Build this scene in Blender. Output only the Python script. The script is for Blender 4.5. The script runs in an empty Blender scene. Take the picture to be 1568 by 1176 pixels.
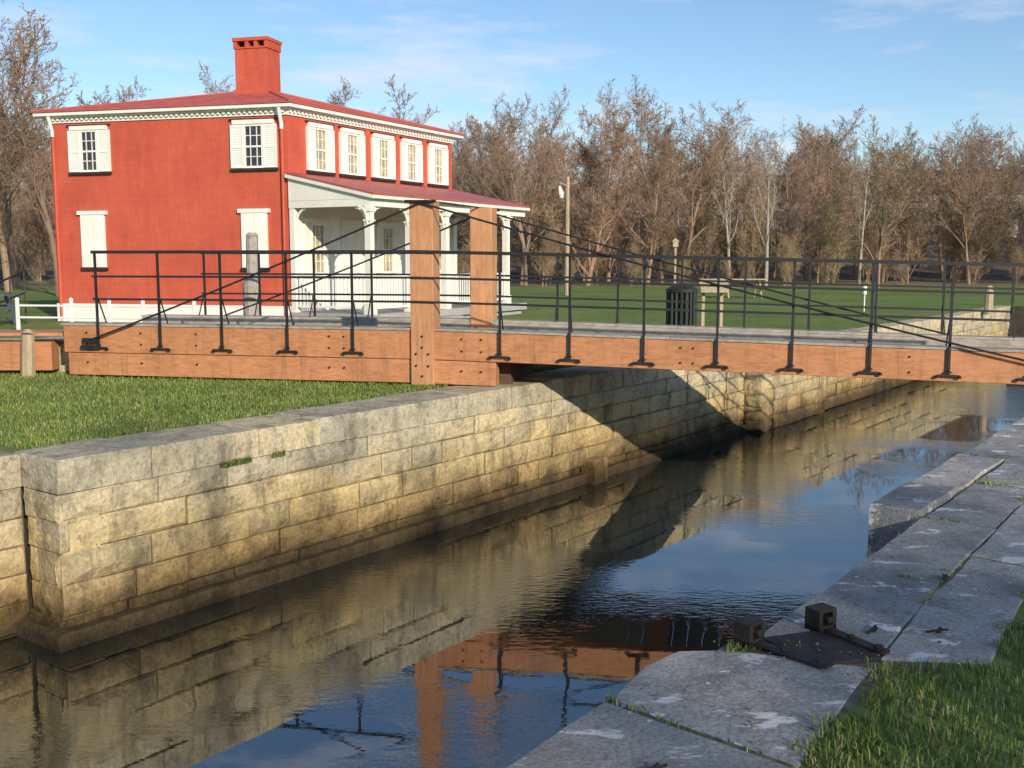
import bpy, math, random
import numpy as np
from mathutils import Vector, Matrix
random.seed(7); rng=np.random.default_rng(7)
scene=bpy.context.scene
scene.view_settings.view_transform='Standard'; scene.view_settings.look='None'; scene.view_settings.exposure=0

# ------------------------------------------------------------------ helpers
class NT:
    def __init__(s,name,rough=.8,spec=.3):
        s.m=bpy.data.materials.new(name); s.m.use_nodes=True
        s.t=s.m.node_tree; s.b=s.t.nodes['Principled BSDF']
        s.b.inputs['Roughness'].default_value=rough
        s.b.inputs['Specular IOR Level'].default_value=spec
    def n(s,t,**k):
        nd=s.t.nodes.new(t)
        for a,v in k.items(): setattr(nd,a,v)
        return nd
    def set(s,sock,v):
        if isinstance(v,bpy.types.NodeSocket): s.t.links.new(v,sock)
        else:
            if isinstance(v,tuple) and len(v)==3 and sock.type=='RGBA': v=v+(1,)
            sock.default_value=v
    def pos(s): return s.n('ShaderNodeNewGeometry').outputs['Position']
    def obj(s): return s.n('ShaderNodeTexCoord').outputs['Object']
    def island(s): return s.n('ShaderNodeNewGeometry').outputs['Random Per Island']
    def z(s):
        x=s.n('ShaderNodeSeparateXYZ'); s.set(x.inputs[0],s.pos()); return x.outputs[2]
    def xyz(s):
        x=s.n('ShaderNodeSeparateXYZ'); s.set(x.inputs[0],s.pos()); return x.outputs
    def scale(s,vec,sc,rot=(0,0,0)):
        m=s.n('ShaderNodeMapping'); s.set(m.inputs[0],vec); m.inputs['Scale'].default_value=sc; m.inputs['Rotation'].default_value=rot
        return m.outputs[0]
    def noise(s,vec,scale,detail=5,rough=.6,dist=0.):
        x=s.n('ShaderNodeTexNoise'); s.set(x.inputs['Vector'],vec)
        x.inputs['Scale'].default_value=scale; x.inputs['Detail'].default_value=detail
        x.inputs['Roughness'].default_value=rough; x.inputs['Distortion'].default_value=dist
        return x.outputs['Fac']
    def ramp(s,f,stops):
        r=s.n('ShaderNodeValToRGB'); s.set(r.inputs[0],f); e=r.color_ramp.elements
        while len(e)<len(stops): e.new(.5)
        for i,(p,c) in enumerate(stops):
            e[i].position=p
            if not isinstance(c,tuple): c=(c,c,c)
            e[i].color=c+(1,)
        return r.outputs[0]
    def mix(s,f,a,b,blend='MIX'):
        x=s.n('ShaderNodeMix',data_type='RGBA',blend_type=blend)
        s.set(x.inputs[0],f); s.set(x.inputs[6],a); s.set(x.inputs[7],b); return x.outputs[2]
    def math(s,op,a,b=0.,clamp=False):
        x=s.n('ShaderNodeMath',operation=op,use_clamp=clamp); s.set(x.inputs[0],a); s.set(x.inputs[1],b); return x.outputs[0]
    def maprange(s,v,a,b,c=0.,d=1.):
        x=s.n('ShaderNodeMapRange'); s.set(x.inputs[0],v)
        for i,q in zip((1,2,3,4),(a,b,c,d)): x.inputs[i].default_value=q
        return x.outputs[0]
    def bump(s,h,strength=.5,dist=.02):
        x=s.n('ShaderNodeBump'); s.set(x.inputs['Height'],h); x.inputs['Strength'].default_value=strength; x.inputs['Distance'].default_value=dist
        s.t.links.new(x.outputs[0],s.b.inputs['Normal'])
    def color(s,c): s.set(s.b.inputs['Base Color'],c)
    def done(s): return s.m

def simple(name,col,rough=.7,var=.15,sc=6.,spec=.3,metal=0.,bump=.2,bd=.005):
    m=NT(name,rough,spec); p=m.pos()
    f=m.noise(p,sc,6)
    a=tuple(c*(1-var) for c in col); b=tuple(min(1,c*(1+var)) for c in col)
    m.color(m.ramp(f,[(.3,a),(.7,b)])); m.b.inputs['Metallic'].default_value=metal
    m.bump(m.noise(p,sc*8,4),bump,bd)
    return m.done()

class MB:
    def __init__(s): s.V=[];s.F=[];s.I=[]
    def add(s,vs,fs,mi=0):
        o=len(s.V); s.V+= [tuple(v) for v in vs]; s.F+=[tuple(i+o for i in f) for f in fs]; s.I+=[mi]*len(fs)
    def box(s,f,a0,a1,b0,b1,c0,c1,mi=0,na=1):
        vs=[]
        for i in range(na+1):
            a=a0+(a1-a0)*i/na
            vs+=[f(a,b0,c0),f(a,b1,c0),f(a,b1,c1),f(a,b0,c1)]
        fs=[(0,1,2,3),tuple(reversed([na*4+k for k in range(4)]))]
        for i in range(na):
            for k in range(4):
                k2=(k+1)%4; fs.append((i*4+k,(i+1)*4+k,(i+1)*4+k2,i*4+k2))
        s.add(vs,fs,mi)
    def tube(s,p0,p1,r0,r1=None,n=8,mi=0,caps=True):
        r1=r0 if r1 is None else r1
        p0=Vector(p0);p1=Vector(p1);d=(p1-p0).normalized()
        x=d.orthogonal().normalized();y=d.cross(x)
        vs=[]
        for p,r in((p0,r0),(p1,r1)):
            for i in range(n):
                a=2*math.pi*i/n; vs.append(p+(x*math.cos(a)+y*math.sin(a))*r)
        fs=[(i,(i+1)%n,n+(i+1)%n,n+i) for i in range(n)]
        if caps: fs+=[tuple(range(n-1,-1,-1)),tuple(range(n,2*n))]
        s.add(vs,fs,mi)
    def prism(s,poly,z0,z1,c=.012,mi=0,f=None):
        n=len(poly); cx=sum(p[0] for p in poly)/n; cy=sum(p[1] for p in poly)/n
        def ins(p):
            d=math.hypot(p[0]-cx,p[1]-cy); k=max(0,1-c*1.4/d); return (cx+(p[0]-cx)*k,cy+(p[1]-cy)*k)
        f=f or (lambda a,b,z:(a,b,z))
        vs=[f(*p,z0) for p in poly]+[f(*p,z1-c) for p in poly]+[f(*ins(p),z1) for p in poly]
        fs=[tuple(range(n))]+[(i,(i+1)%n,n+(i+1)%n,n+i) for i in range(n)]+[(n+i,n+(i+1)%n,2*n+(i+1)%n,2*n+i) for i in range(n)]+[tuple(range(2*n,3*n))]
        s.add(vs,fs,mi)
    def build(s,name,mats,parent=None,bevel=0,smooth=False,recalc=True):
        me=bpy.data.meshes.new(name); me.from_pydata(s.V,[],s.F)
        for m in (mats if isinstance(mats,(list,tuple)) else [mats]): me.materials.append(m)
        me.polygons.foreach_set('material_index',s.I)
        if recalc:
            import bmesh
            bm=bmesh.new(); bm.from_mesh(me); bmesh.ops.recalc_face_normals(bm,faces=bm.faces); bm.to_mesh(me); bm.free()
        if smooth: me.polygons.foreach_set('use_smooth',[True]*len(me.polygons))
        me.update()
        o=bpy.data.objects.new(name,me); scene.collection.objects.link(o)
        if parent: o.parent=parent
        if bevel:
            b=o.modifiers.new('bevel','BEVEL'); b.width=bevel; b.segments=2; b.limit_method='ANGLE'
        return o
def empty(name,loc=(0,0,0)):
    o=bpy.data.objects.new(name,None); scene.collection.objects.link(o); o.empty_display_size=.3; return o

# canal frame: s along the canal, n across (right positive)
def cs(s,n,z=0.): return (.598*s+.802*n,.802*s-.598*n,z)
W=lambda x,y,z:(x,y,z)

# ------------------------------------------------------------------ materials
def m_stone():
    m=NT('lock_stone',.85,.25); p=m.pos(); isl=m.island()
    base=m.ramp(isl,[(0,(.42,.40,.34)),(.2,(.60,.535,.38)),(.4,(.45,.43,.37)),(.6,(.66,.575,.39)),(.8,(.49,.46,.38)),(1,(.57,.52,.42))])
    n1=m.noise(p,2.2,6,.65); base=m.mix(.9,base,m.ramp(n1,[(.3,(.47,.46,.44)),(.5,(1,.97,.90)),(.7,(1.15,1.11,1.02))]),'MULTIPLY')
    n2=m.noise(p,26,5,.7); base=m.mix(.7,base,m.ramp(n2,[(.3,.45),(.55,1.),(.75,1.22)]),'MULTIPLY')
    w=m.ramp(m.noise(p,5.5,7,.75,.4),[(.57,0.),(.68,1.)]); base=m.mix(m.math('MULTIPLY',w,.55),base,(.68,.66,.60))
    k=m.ramp(m.noise(m.scale(p,(1.3,1.3,.45)),3.1,6,.7),[(.51,0.),(.65,1.)]); base=m.mix(m.math('MULTIPLY',k,.58),base,(.12,.11,.09))
    k2=m.ramp(m.noise(p,9,6,.75),[(.57,0.),(.66,1.)]); base=m.mix(m.math('MULTIPLY',k2,.55),base,(.09,.088,.08))
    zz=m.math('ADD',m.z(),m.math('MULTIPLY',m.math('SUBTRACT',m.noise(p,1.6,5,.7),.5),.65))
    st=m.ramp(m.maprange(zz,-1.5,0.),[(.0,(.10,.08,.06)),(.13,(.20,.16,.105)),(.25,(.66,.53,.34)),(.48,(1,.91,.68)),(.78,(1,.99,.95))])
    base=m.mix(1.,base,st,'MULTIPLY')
    m.color(base)
    h=m.math('ADD',m.math('MULTIPLY',n2,.6),m.math('MULTIPLY',m.noise(p,7,5,.6),1.))
    m.bump(h,.9,.035); return m.done()
def m_paving():
    m=NT('coping_stone',.8,.25); p=m.pos(); isl=m.island()
    base=m.ramp(isl,[(0,(.30,.30,.295)),(.5,(.36,.355,.34)),(1,(.42,.41,.39))])
    n1=m.noise(p,1.7,7,.65); base=m.mix(.9,base,m.ramp(n1,[(.3,(.55,.55,.57)),(.5,(1,1,1)),(.72,(1.25,1.23,1.15))]),'MULTIPLY')
    n2=m.noise(p,60,5,.75); base=m.mix(.8,base,m.ramp(n2,[(.35,.5),(.55,1.),(.72,1.3)]),'MULTIPLY')
    k=m.ramp(m.noise(p,11,6,.7),[(.58,0.),(.68,1.)]); base=m.mix(m.math('MULTIPLY',k,.6),base,(.09,.08,.065))
    k=m.ramp(m.noise(p,2.9,7,.7),[(.50,0.),(.66,1.)]); base=m.mix(m.math('MULTIPLY',k,.5),base,(.13,.12,.10))
    w=m.ramp(m.noise(m.scale(p,(1,1.9,1),(0,0,.6)),2.9,8,.66,.3),[(.585,0.),(.62,1.)]); base=m.mix(m.math('MULTIPLY',w,.8),base,(.76,.76,.74))
    w=m.ramp(m.noise(p,14,4,.6),[(.67,0.),(.70,1.)]); base=m.mix(m.math('MULTIPLY',w,.7),base,(.70,.70,.67))
    m.color(base); m.bump(m.math('ADD',m.math('MULTIPLY',n2,.5),m.noise(p,9,5,.65)),.8,.018); return m.done()
def m_ground():
    m=NT('lawn_ground',.95,.1); p=m.pos()
    g=m.ramp(m.noise(p,.25,9,.72),[(.3,(.12,.175,.045)),(.5,(.165,.23,.065)),(.7,(.25,.27,.11))])
    g=m.mix(.6,g,m.ramp(m.noise(p,2.2,9,.8),[(.35,.65),(.6,1.15)]),'MULTIPLY')
    g=m.mix(.5,g,m.ramp(m.noise(p,18,5,.8),[(.3,.5),(.6,1.25)]),'MULTIPLY')
    br=m.ramp(m.noise(p,.8,8,.7),[(.3,(.20,.15,.10)),(.7,(.33,.26,.18))])
    y=m.math('ADD',m.xyz()[1],m.math('MULTIPLY',m.noise(p,.12,5,.6),26.))
    f=m.maprange(y,68,80)
    g=m.mix(f,g,br)
    m.color(g); m.bump(m.noise(p,30,5,.8),.7,.03); return m.done()
def m_grass(name,a,b,c):
    m=NT(name,.7,.2); isl=m.island(); p=m.pos()
    col=m.ramp(isl,[(0,a),(.5,b),(.84,c),(.90,(.34,.29,.14)),(1,(.38,.33,.18))])
    col=m.mix(.7,col,m.ramp(m.noise(p,1.3,4,.6),[(.3,.6),(.65,1.25)]),'MULTIPLY')
    m.color(col); return m.done()
def m_wood(name,a,b,sc=(1.2,14,14),rot=.2,rough=.6,streak=.0):
    m=NT(name,rough,.3); p=m.scale(m.pos(),sc,(0,0,rot)); isl=m.island()
    n=m.noise(p,2.,8,.65,.6)
    col=m.ramp(n,[(.25,a),(.55,b),(.8,tuple(min(1,q*1.15) for q in b))])
    col=m.mix(.6,col,m.ramp(isl,[(0,.8),(1,1.12)]),'MULTIPLY')
    st=m.ramp(m.noise(m.pos(),1.4,6,.7),[(.35,.72),(.55,1.)]); col=m.mix(.6,col,st,'MULTIPLY')
    if streak:
        k=m.ramp(m.noise(m.scale(m.pos(),(7,7,.7)),1.5,7,.7),[(.52,0.),(.70,1.)]); col=m.mix(m.math('MULTIPLY',k,streak),col,(.15,.085,.05))
    m.color(col); m.bump(n,.3,.006); return m.done()
def m_red():
    m=NT('red_painted_brick',.65,.3); p=m.pos(); x=m.xyz()
    u=m.math('SUBTRACT',x[0],m.math('MULTIPLY',x[1],-.6)); cv=m.n('ShaderNodeCombineXYZ'); m.set(cv.inputs[0],u); m.set(cv.inputs[1],x[2])
    bk=m.n('ShaderNodeTexBrick'); m.set(bk.inputs['Vector'],cv.outputs[0]); bk.inputs['Scale'].default_value=1.; bk.inputs['Brick Width'].default_value=.22; bk.inputs['Row Height'].default_value=.075; bk.inputs['Mortar Size'].default_value=.006
    bk.inputs['Color1'].default_value=(.96,.96,.96,1); bk.inputs['Color2'].default_value=(1.04,1.04,1.04,1); bk.inputs['Mortar'].default_value=(.88,.88,.88,1)
    c=m.ramp(m.noise(p,.9,7,.7),[(.3,(.48,.088,.052)),(.55,(.55,.108,.064)),(.75,(.58,.135,.082))])
    c=m.mix(.9,c,bk.outputs['Color'],'MULTIPLY')
    c=m.mix(.4,c,m.ramp(m.noise(m.scale(p,(1,1,.2)),5,6,.7),[(.35,.7),(.6,1.05)]),'MULTIPLY')
    m.color(c); m.bump(bk.outputs['Color'],.25,.006); return m.done()
def m_water():
    m=NT('canal_water',.01,.5); p=m.pos()
    m.b.inputs['IOR'].default_value=2.7
    m.color(m.ramp(m.noise(p,.3,3),[(.3,(.012,.018,.016)),(.7,(.020,.026,.020))]))
    q=m.scale(p,(1.,2.2,1.),(0,0,.25))
    big=m.ramp(m.noise(p,.36,3,.5),[(.47,.03),(.58,1.)])
    h=m.math('MULTIPLY',m.math('ADD',m.noise(q,8.5,3,.5),m.math('MULTIPLY',m.noise(q,1.3,2,.5),.4)),big)
    m.bump(h,.17,.028); return m.done()
def m_bark(name,cols,sc=3.):
    m=NT(name,.9,.1); oi=m.n('ShaderNodeObjectInfo').outputs['Random']
    c=m.ramp(oi,cols); c=m.mix(.6,c,m.ramp(m.noise(m.obj(),sc,5,.7),[(.3,.6),(.7,1.3)]),'MULTIPLY')
    m.color(c); return m.done()
STONE=m_stone(); PAVE=m_paving(); GROUND=m_ground(); RED=m_red(); WATER=m_water()
GRASS_L=m_grass('grass_blades',(.095,.155,.03),(.15,.22,.048),(.215,.275,.08))
WOOD=m_wood('stained_timber',(.37,.155,.070),(.54,.25,.118),streak=.5)
WOODV=m_wood('stained_timber_upright',(.42,.19,.092),(.58,.295,.15),(14,14,1.2),0,streak=.35)
GREYWOOD=m_wood('weathered_wood',(.20,.18,.15),(.38,.35,.30),(2,14,6))
TANWOOD=m_wood('tan_post_wood',(.28,.21,.14),(.44,.35,.24),(12,12,1.5),0)
IRON=simple('black_iron',(.018,.018,.022),.5,.3,12,.4,0.,.3)
RUST=simple('rusty_iron',(.035,.028,.026),.7,.5,14,.3,0.,.6)
WHITE=simple('white_paint',(.80,.79,.75),.5,.05,3,.3,0,.1)
CREAM=simple('cream_paint',(.78,.77,.70),.6,.06,3,.3,0,.1)
ROOF=simple('red_metal_roof',(.42,.10,.085),.5,.2,1.5,.4,0,.1)
GLASS=NT('window_glass',.08,.6); GLASS.color(GLASS.ramp(GLASS.noise(GLASS.pos(),2.5,3),[(.4,(.02,.022,.03)),(.7,(.07,.07,.07))])); GLASS=GLASS.done()
CURTAIN=simple('window_curtain',(.34,.31,.20),.4,.5,4,.6)
DARK=simple('dark_sill',(.03,.03,.03),.6,.2)
CONC=simple('grey_concrete',(.35,.35,.34),.85,.2,1.5)
MORTAR=simple('dark_mortar',(.07,.062,.045),.95,.3,8)
JOINT=simple('joint_dirt',(.13,.115,.085),.95,.4,12)
BARK=m_bark('bare_branches',[(0,(.23,.16,.12)),(.35,(.31,.215,.155)),(.6,(.26,.19,.145)),(.8,(.34,.235,.165)),(1,(.29,.175,.13))])
BUDS=m_bark('spring_buds',[(0,(.34,.34,.13)),(.3,(.36,.24,.16)),(.5,(.32,.37,.13)),(.75,(.37,.22,.16)),(1,(.30,.36,.12))])
BRUSH=m_bark('brush_twigs',[(0,(.25,.175,.12)),(.5,(.34,.24,.165)),(1,(.30,.25,.14))])
BIRCH=m_bark('pale_bark',[(0,(.40,.36,.30)),(1,(.34,.31,.27))])

# ------------------------------------------------------------------ ground, water
mb=MB(); S0,S1=-25.,38.; G=-.012
def gq(s0,s1,n0,n1,ns=1):
    mb.add([cs(s0,n0,G),cs(s1,n0,G),cs(s1,n1,G),cs(s0,n1,G)],[(0,1,2,3)])
gq(-2500,17.3,-2500,-8.30); gq(17.3,2500,-2500,-7.85); gq(-2500,2500,-1.60,2500); gq(-2500,S0,-8.30,-1.60); gq(S1,2500,-7.85,-1.60)
mb.build('ground',GROUND,recalc=False).data.flip_normals()
mb=MB(); mb.add([cs(S0,-8.6,-1.5),cs(S1,-8.6,-1.5),cs(S1,-1.4,-1.5),cs(S0,-1.4,-1.5)],[(3,2,1,0)])
mb.build('canal_water',WATER,recalc=False)

# ------------------------------------------------------------------ lock walls
def wall_seg(mb,A,B,nrm,ztop=-.27,rows=7,depth=.35,seed=0,mi=0):
    r=random.Random(seed); A=Vector(A);B=Vector(B);L=(B-A).length;d=(B-A)/L;nv=Vector(nrm)
    def f(u,w,z):
        q=A+d*u+nv*w; return cs(q.x,q.y,z)
    z=ztop
    for row in range(rows):
        h=r.uniform(.22,.30); u=-r.uniform(0,.5) if row%2 else 0
        while u<L:
            l=r.uniform(.4,1.15); a=max(0,u)+.005; b=min(L,u+l)-.005; u+=l
            if b-a<.06: continue
            off=r.uniform(-.028,.022); c=.016
            j=lambda:r.uniform(-.014,.014)
            o=[(a,z-h+.004),(b,z-h+.004),(b,z-.004),(a,z-.004)]
            cc=[(a+c+abs(j()),z-h+c+abs(j())),(b-c-abs(j()),z-h+c+abs(j())),(b-c-abs(j()),z-c-abs(j())),(a+c+abs(j()),z-c-abs(j()))]
            vs=[f(x,-depth,y) for x,y in o]+[f(x,off-c,y) for x,y in o]
            nx,nz=4,3
            for iz in range(nz+1):
                for ix in range(nx+1):
                    tx,tz=ix/nx,iz/nz
                    x=(cc[0][0]*(1-tx)+cc[1][0]*tx)*(1-tz)+(cc[3][0]*(1-tx)+cc[2][0]*tx)*tz
                    y=(cc[0][1]*(1-tx)+cc[1][1]*tx)*(1-tz)+(cc[3][1]*(1-tx)+cc[2][1]*tx)*tz
                    e=.012 if 0<ix<nx and 0<iz<nz else .0
                    vs.append(f(x,off+e+r.uniform(-.010,.010),y))
            fs=[(0,1,5,4),(1,2,6,5),(2,3,7,6),(3,0,4,7),(0,3,2,1)]
            g=lambda ix,iz:8+iz*(nx+1)+ix
            for iz in range(nz):
                for ix in range(nx): fs.append((g(ix,iz),g(ix+1,iz),g(ix+1,iz+1),g(ix,iz+1)))
            fs.append((4,5)+tuple(g(ix,0) for ix in range(nx,-1,-1)))
            fs.append((5,6)+tuple(g(nx,iz) for iz in range(nz,-1,-1)))
            fs.append((6,7)+tuple(g(ix,nz) for ix in range(0,nx+1)))
            fs.append((7,4)+tuple(g(0,iz) for iz in range(0,nz+1)))
            mb.add(vs,fs,mi)
        z-=h
def wallpath(mb,pts,side,seed):
    for i in range(len(pts)-1):
        A=Vector(pts[i]);B=Vector(pts[i+1]);d=(B-A).normalized()
        nrm=Vector((-d.y,d.x))*side
        wall_seg(mb,A,B,nrm,seed=seed+i)
LP=[(-25,-7.72),(.3,-7.72),(.3,-8.25),(4.34,-8.25),(4.34,-7.72),(17.3,-7.72),(17.3,-7.40),(20.5,-7.40),(20.5,-7.50),(38,-7.50)]
wl=empty('stone_lock_wall')
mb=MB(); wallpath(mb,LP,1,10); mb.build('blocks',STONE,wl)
mb=MB(); r=random.Random(3)
def coping(mb,s0,s1,nf,nb,lmin,lmax,z0=-.265,zt=0.,dn=1):
    s=s0
    while s<s1-.05:
        e=min(s1,s+r.uniform(lmin,lmax))
        if s1-e<.3: e=s1
        j=lambda a=.015:r.uniform(-a,a)
        mb.prism([(s+.006,nf+j()),( (s+e)/2,nf+j(.010)),(e-.006,nf+j()),(e-.006,nb+j(.05)),(s+.006,nb+j(.05))],z0,zt+r.uniform(-.010,.010),.018,f=cs)
        s=e
coping(mb,-25,.3,-7.71,-8.45,.6,1.3)
coping(mb,.3,4.34,-8.24,-8.9,.6,1.1)
coping(mb,4.34,17.3,-7.71,-8.42,.6,1.3)
coping(mb,17.3,20.5,-7.39,-7.95,.8,1.4); coping(mb,20.5,38,-7.49,-7.95,.8,1.4)
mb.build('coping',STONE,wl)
mb=MB()
for a,b,n in((-25,.3,-7.78),(.28,4.38,-8.33),(4.42,17.3,-7.78),(17.35,20.5,-7.46),(20.5,38,-7.56)):
    mb.box(cs,a,b,n-1.0,n,-3,-.06)
mb.box(cs,37.7,38.4,-8.3,-1.5,-3,-.02)
mb.build('backing',MORTAR,wl)
mb=MB()
q=[(11.95,-7.72),(12.3,-7.72),(12.3,-7.50),(11.95,-7.50)]
mb.prism(q,-1.50,-1.16,.03,f=cs)
mb.prism([(4.22,-8.4),(17.3,-7.9),(17.3,-7.66),(4.22,-7.60)],-2.6,-1.36,.03,f=cs)
mb.build('footing_stones',STONE,wl)

wr=empty('stone_quay')
RP=[(-25,-1.9),(3.61,-1.97),(4.02,-1.73),(6.6,-1.75),(6.6,-2.08),(38,-2.28)]
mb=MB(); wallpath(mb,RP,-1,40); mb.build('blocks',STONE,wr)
mb=MB()
for a,b,n in((-25,3.6,-1.85),(3.9,6.62,-1.66),(6.7,38,-2.0)): mb.box(cs,a,b,n,n+.5,-3,-.06)
mb.build('backing',MORTAR,wr)
mb=MB()
mb.box(cs,1.,4.1,-1.80,-1.17,-.05,-.009); mb.box(cs,4.12,7.34,-1.66,-.97,-.05,-.0085); mb.box(cs,7.36,38,-1.9,-1.31,-.05,-.009)
mb.build('joint_bed',JOINT,wr)
mb=MB()
def slab(*pts,z=0.):
    out=[]
    for i,p in enumerate(pts):
        q=pts[(i+1)%len(pts)]; out.append(p); L=math.hypot(q[0]-p[0],q[1]-p[1]); k=int(L/.22)
        for t in range(1,k):
            u=t/k; out.append((p[0]+(q[0]-p[0])*u+r.uniform(-.007,.007),p[1]+(q[1]-p[1])*u+r.uniform(-.009,.009)))
    mb.prism(out,-.285,z+r.uniform(-.005,.005),.010,f=cs)
coping(mb,-25,1.4,-1.88,-1.15,1.,1.6)
slab((1.41,-1.87),(3.12,-1.90),(3.05,-1.15),(1.41,-1.14))
slab((3.135,-1.90),(3.50,-1.96),(3.72,-1.93),(3.80,-1.84),(3.86,-1.76),(4.02,-1.22),(3.065,-1.15))
slab((4.045,-1.72),(5.265,-1.73),(5.285,-1.30),(4.10,-1.24),z=-.001)
slab((5.28,-1.73),(6.60,-1.75),(6.58,-1.31),(5.295,-1.30))
slab((4.12,-1.225),(4.9,-1.28),(4.93,-.90),(4.34,-.86))
slab((4.915,-1.285),(5.9,-1.298),(5.85,-.95),(4.945,-.90))
slab((5.915,-1.297),(7.35,-1.32),(7.3,-.98),(5.865,-.95))
slab((6.62,-2.08),(7.5,-2.09),(7.5,-1.76),(6.62,-1.77),z=.035)
slab((6.62,-1.745),(7.9,-1.735),(7.9,-1.33),(6.62,-1.33))
slab((7.515,-2.09),(8.9,-2.10),(8.9,-1.75),(7.515,-1.76),z=.01)
slab((7.915,-1.735),(8.9,-1.735),(8.9,-1.30),(7.915,-1.33))
s=8.915
while s<38:
    e=s+r.uniform(1.1,1.7); nf=-2.08-.2*(s-6.6)/39.4
    if r.random()<.5: slab((s,nf),(e-.015,nf),(e-.015,-1.30),(s,-1.33))
    else: slab((s,nf),(e-.015,nf),(e-.015,-1.71),(s,-1.70)); slab((s,-1.685),(e-.015,-1.695),(e-.015,-1.28),(s,-1.30))
    s=e
mb.build('coping',PAVE,wr)

# ------------------------------------------------------------------ grass blades
def grass(name,XY,hmin,hmax,wd,mat,bend=.5):
    N=len(XY); h=rng.uniform(hmin,hmax,N)*(.75+.5*(.5+.5*np.sin(XY[:,0]*5.3+np.sin(XY[:,1]*4.1)*2))); a=rng.uniform(0,2*np.pi,N); la=rng.uniform(0,2*np.pi,N); lean=rng.uniform(.1,bend,N)*h
    wx=np.cos(a)*wd*rng.uniform(.6,1.2,N)/2; wy=np.sin(a)*wd/2
    V=np.zeros((N,5,3)); bx,by=XY[:,0],XY[:,1]
    V[:,0]=np.stack([bx-wx,by-wy,np.full(N,-.015)],1); V[:,1]=np.stack([bx+wx,by+wy,np.full(N,-.015)],1)
    mx=bx+np.cos(la)*lean*.35; my=by+np.sin(la)*lean*.35
    V[:,2]=np.stack([mx+wx*.7,my+wy*.7,h*.6],1); V[:,3]=np.stack([mx-wx*.7,my-wy*.7,h*.6],1)
    V[:,4]=np.stack([bx+np.cos(la)*lean,by+np.sin(la)*lean,h],1)
    me=bpy.data.meshes.new(name); me.vertices.add(N*5); me.vertices.foreach_set('co',V.reshape(-1))
    idx=np.arange(N)[:,None]*5; quads=idx+np.array([0,1,2,3]); tris=idx+np.array([3,2,4])
    loops=np.concatenate([quads,tris],1).reshape(-1)
    me.loops.add(N*7); me.loops.foreach_set('vertex_index',loops)
    me.polygons.add(N*2); st=np.stack([np.arange(N)*7,np.arange(N)*7+4],1).reshape(-1); me.polygons.foreach_set('loop_start',st)
    me.polygons.foreach_set('loop_total',np.tile([4,3],N))
    me.materials.append(mat); me.update(); me.validate()
    o=bpy.data.objects.new(name,me); scene.collection.objects.link(o); return o
def toxy(s,n): return np.stack([.598*s+.802*n,.802*s-.598*n],1)
def bd(s): return np.interp(s,[-10,3.2,4.05,4.36,5.2,7.3,7.45,50],[-1.14,-1.16,-1.16,-.85,-.88,-.94,-1.29,-1.27])
N=90000; s=2.2+(rng.random(N)**1.6)*14; n=bd(s)-.02*rng.random(N)+rng.random(N)**1.15*3.6+.0
e=.05*np.sin(s*9)+.04*np.sin(s*23+1)
A=toxy(s,n+e)
jl=[]
for (sa,na,sb,nb,k,sp) in((3.13,-1.9,3.06,-1.16,90,.01),(4.03,-1.6,4.10,-1.22,60,.02),(5.28,-1.5,5.29,-1.3,40,.02),(6.61,-1.74,6.62,-1.5,60,.02),(7.51,-2.0,7.51,-1.76,40,.02),(7.91,-1.7,7.91,-1.45,160,.05),(8.92,-2.,8.92,-1.3,120,.03),(3.88,-1.76,4.0,-1.65,150,.035),(4.9,-1.28,5.9,-1.30,60,.02)):
    t=rng.random(k)**2; jl.append(toxy(sa+(sb-sa)*t+rng.normal(0,sp,k),na+(nb-na)*t+rng.normal(0,sp*.5,k)))
gr=empty('grass')
g1=grass('quay_grass',A,.012,.036,.006,GRASS_L,1.2); g1.parent=gr
g2=grass('joint_weeds',np.concatenate(jl),.008,.022,.007,GRASS_L,1.4); g2.parent=gr
N=120000; s=3.9+rng.random(N)*12; n=-8.38-(rng.random(N)**1.3)*9; e=.05*np.sin(s*7)+.05*np.sin(s*17+1)
k=~((s<4.5)&(n>-8.86)); g3=grass('bank_grass',toxy(s,n-np.abs(e))[k],.010,.034,.010,GRASS_L,1.2); g3.parent=gr
k=300; t=rng.random(k); g4=grass('wall_weeds',np.concatenate([toxy(5.9+.35*rng.random(k),-7.71+.03*rng.random(k)),toxy(6.5+.15*rng.random(100),-7.71+.03*rng.random(100))]),.01,.045,.010,GRASS_L,1.6); g4.parent=gr; g4.location.z=-.28

# ------------------------------------------------------------------ swing bridge
BR=empty('swing_bridge')
Bx,By=.9798,-.2; 
def bp(u,w,z):
    zz=z-.022*max(0,u)
    return (-1.126+u*Bx+w*.2,13.06+u*By+w*.9798,zz)
UR=8.7
mb=MB()
mb.box(bp,-5.05,UR,.04,.28,.33,.69,na=16)
mb.box(bp,-5.0,.93,.05,.27,.025,.322,na=6)
mb.box(bp,-5.05,UR,2.05,2.29,.33,.69,na=16)
mb.box(bp,-5.0,.93,2.06,2.28,.025,.322,na=6)
for u in (-4.9,-2.6,-.2,.75,3.,5.,7.,8.45): mb.box(bp,u-.1,u+.1,.285,2.045,.34,.55)
mb.build('timber_beams',WOOD,BR,.008)
mb=MB(); u=-5.08
while u<UR-.1:
    mb.box(bp,u,u+.19,.284,2.046,.553,.592); u+=.2
u=-5.08
while u<UR:
    l=random.uniform(1.8,2.6); e=min(UR+.02,u+l)
    for w0,w1 in((.025,.30),(2.03,2.305)): mb.box(bp,u,e-.006,w0,w1,.693,.722,na=2)
    u=e
mb.box(bp,-5.05,UR,2.012,2.044,.594,.690,na=16)
mb.build('deck_planks',GREYWOOD,BR)
mb=MB()
mb.box(bp,-.15,.15,-.0,.32,.0,2.30); mb.box(bp,.13,.45,2.0,2.34,.0,2.31)
mb.build('mast_posts',WOODV,BR,.01)
mb=MB()
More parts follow.
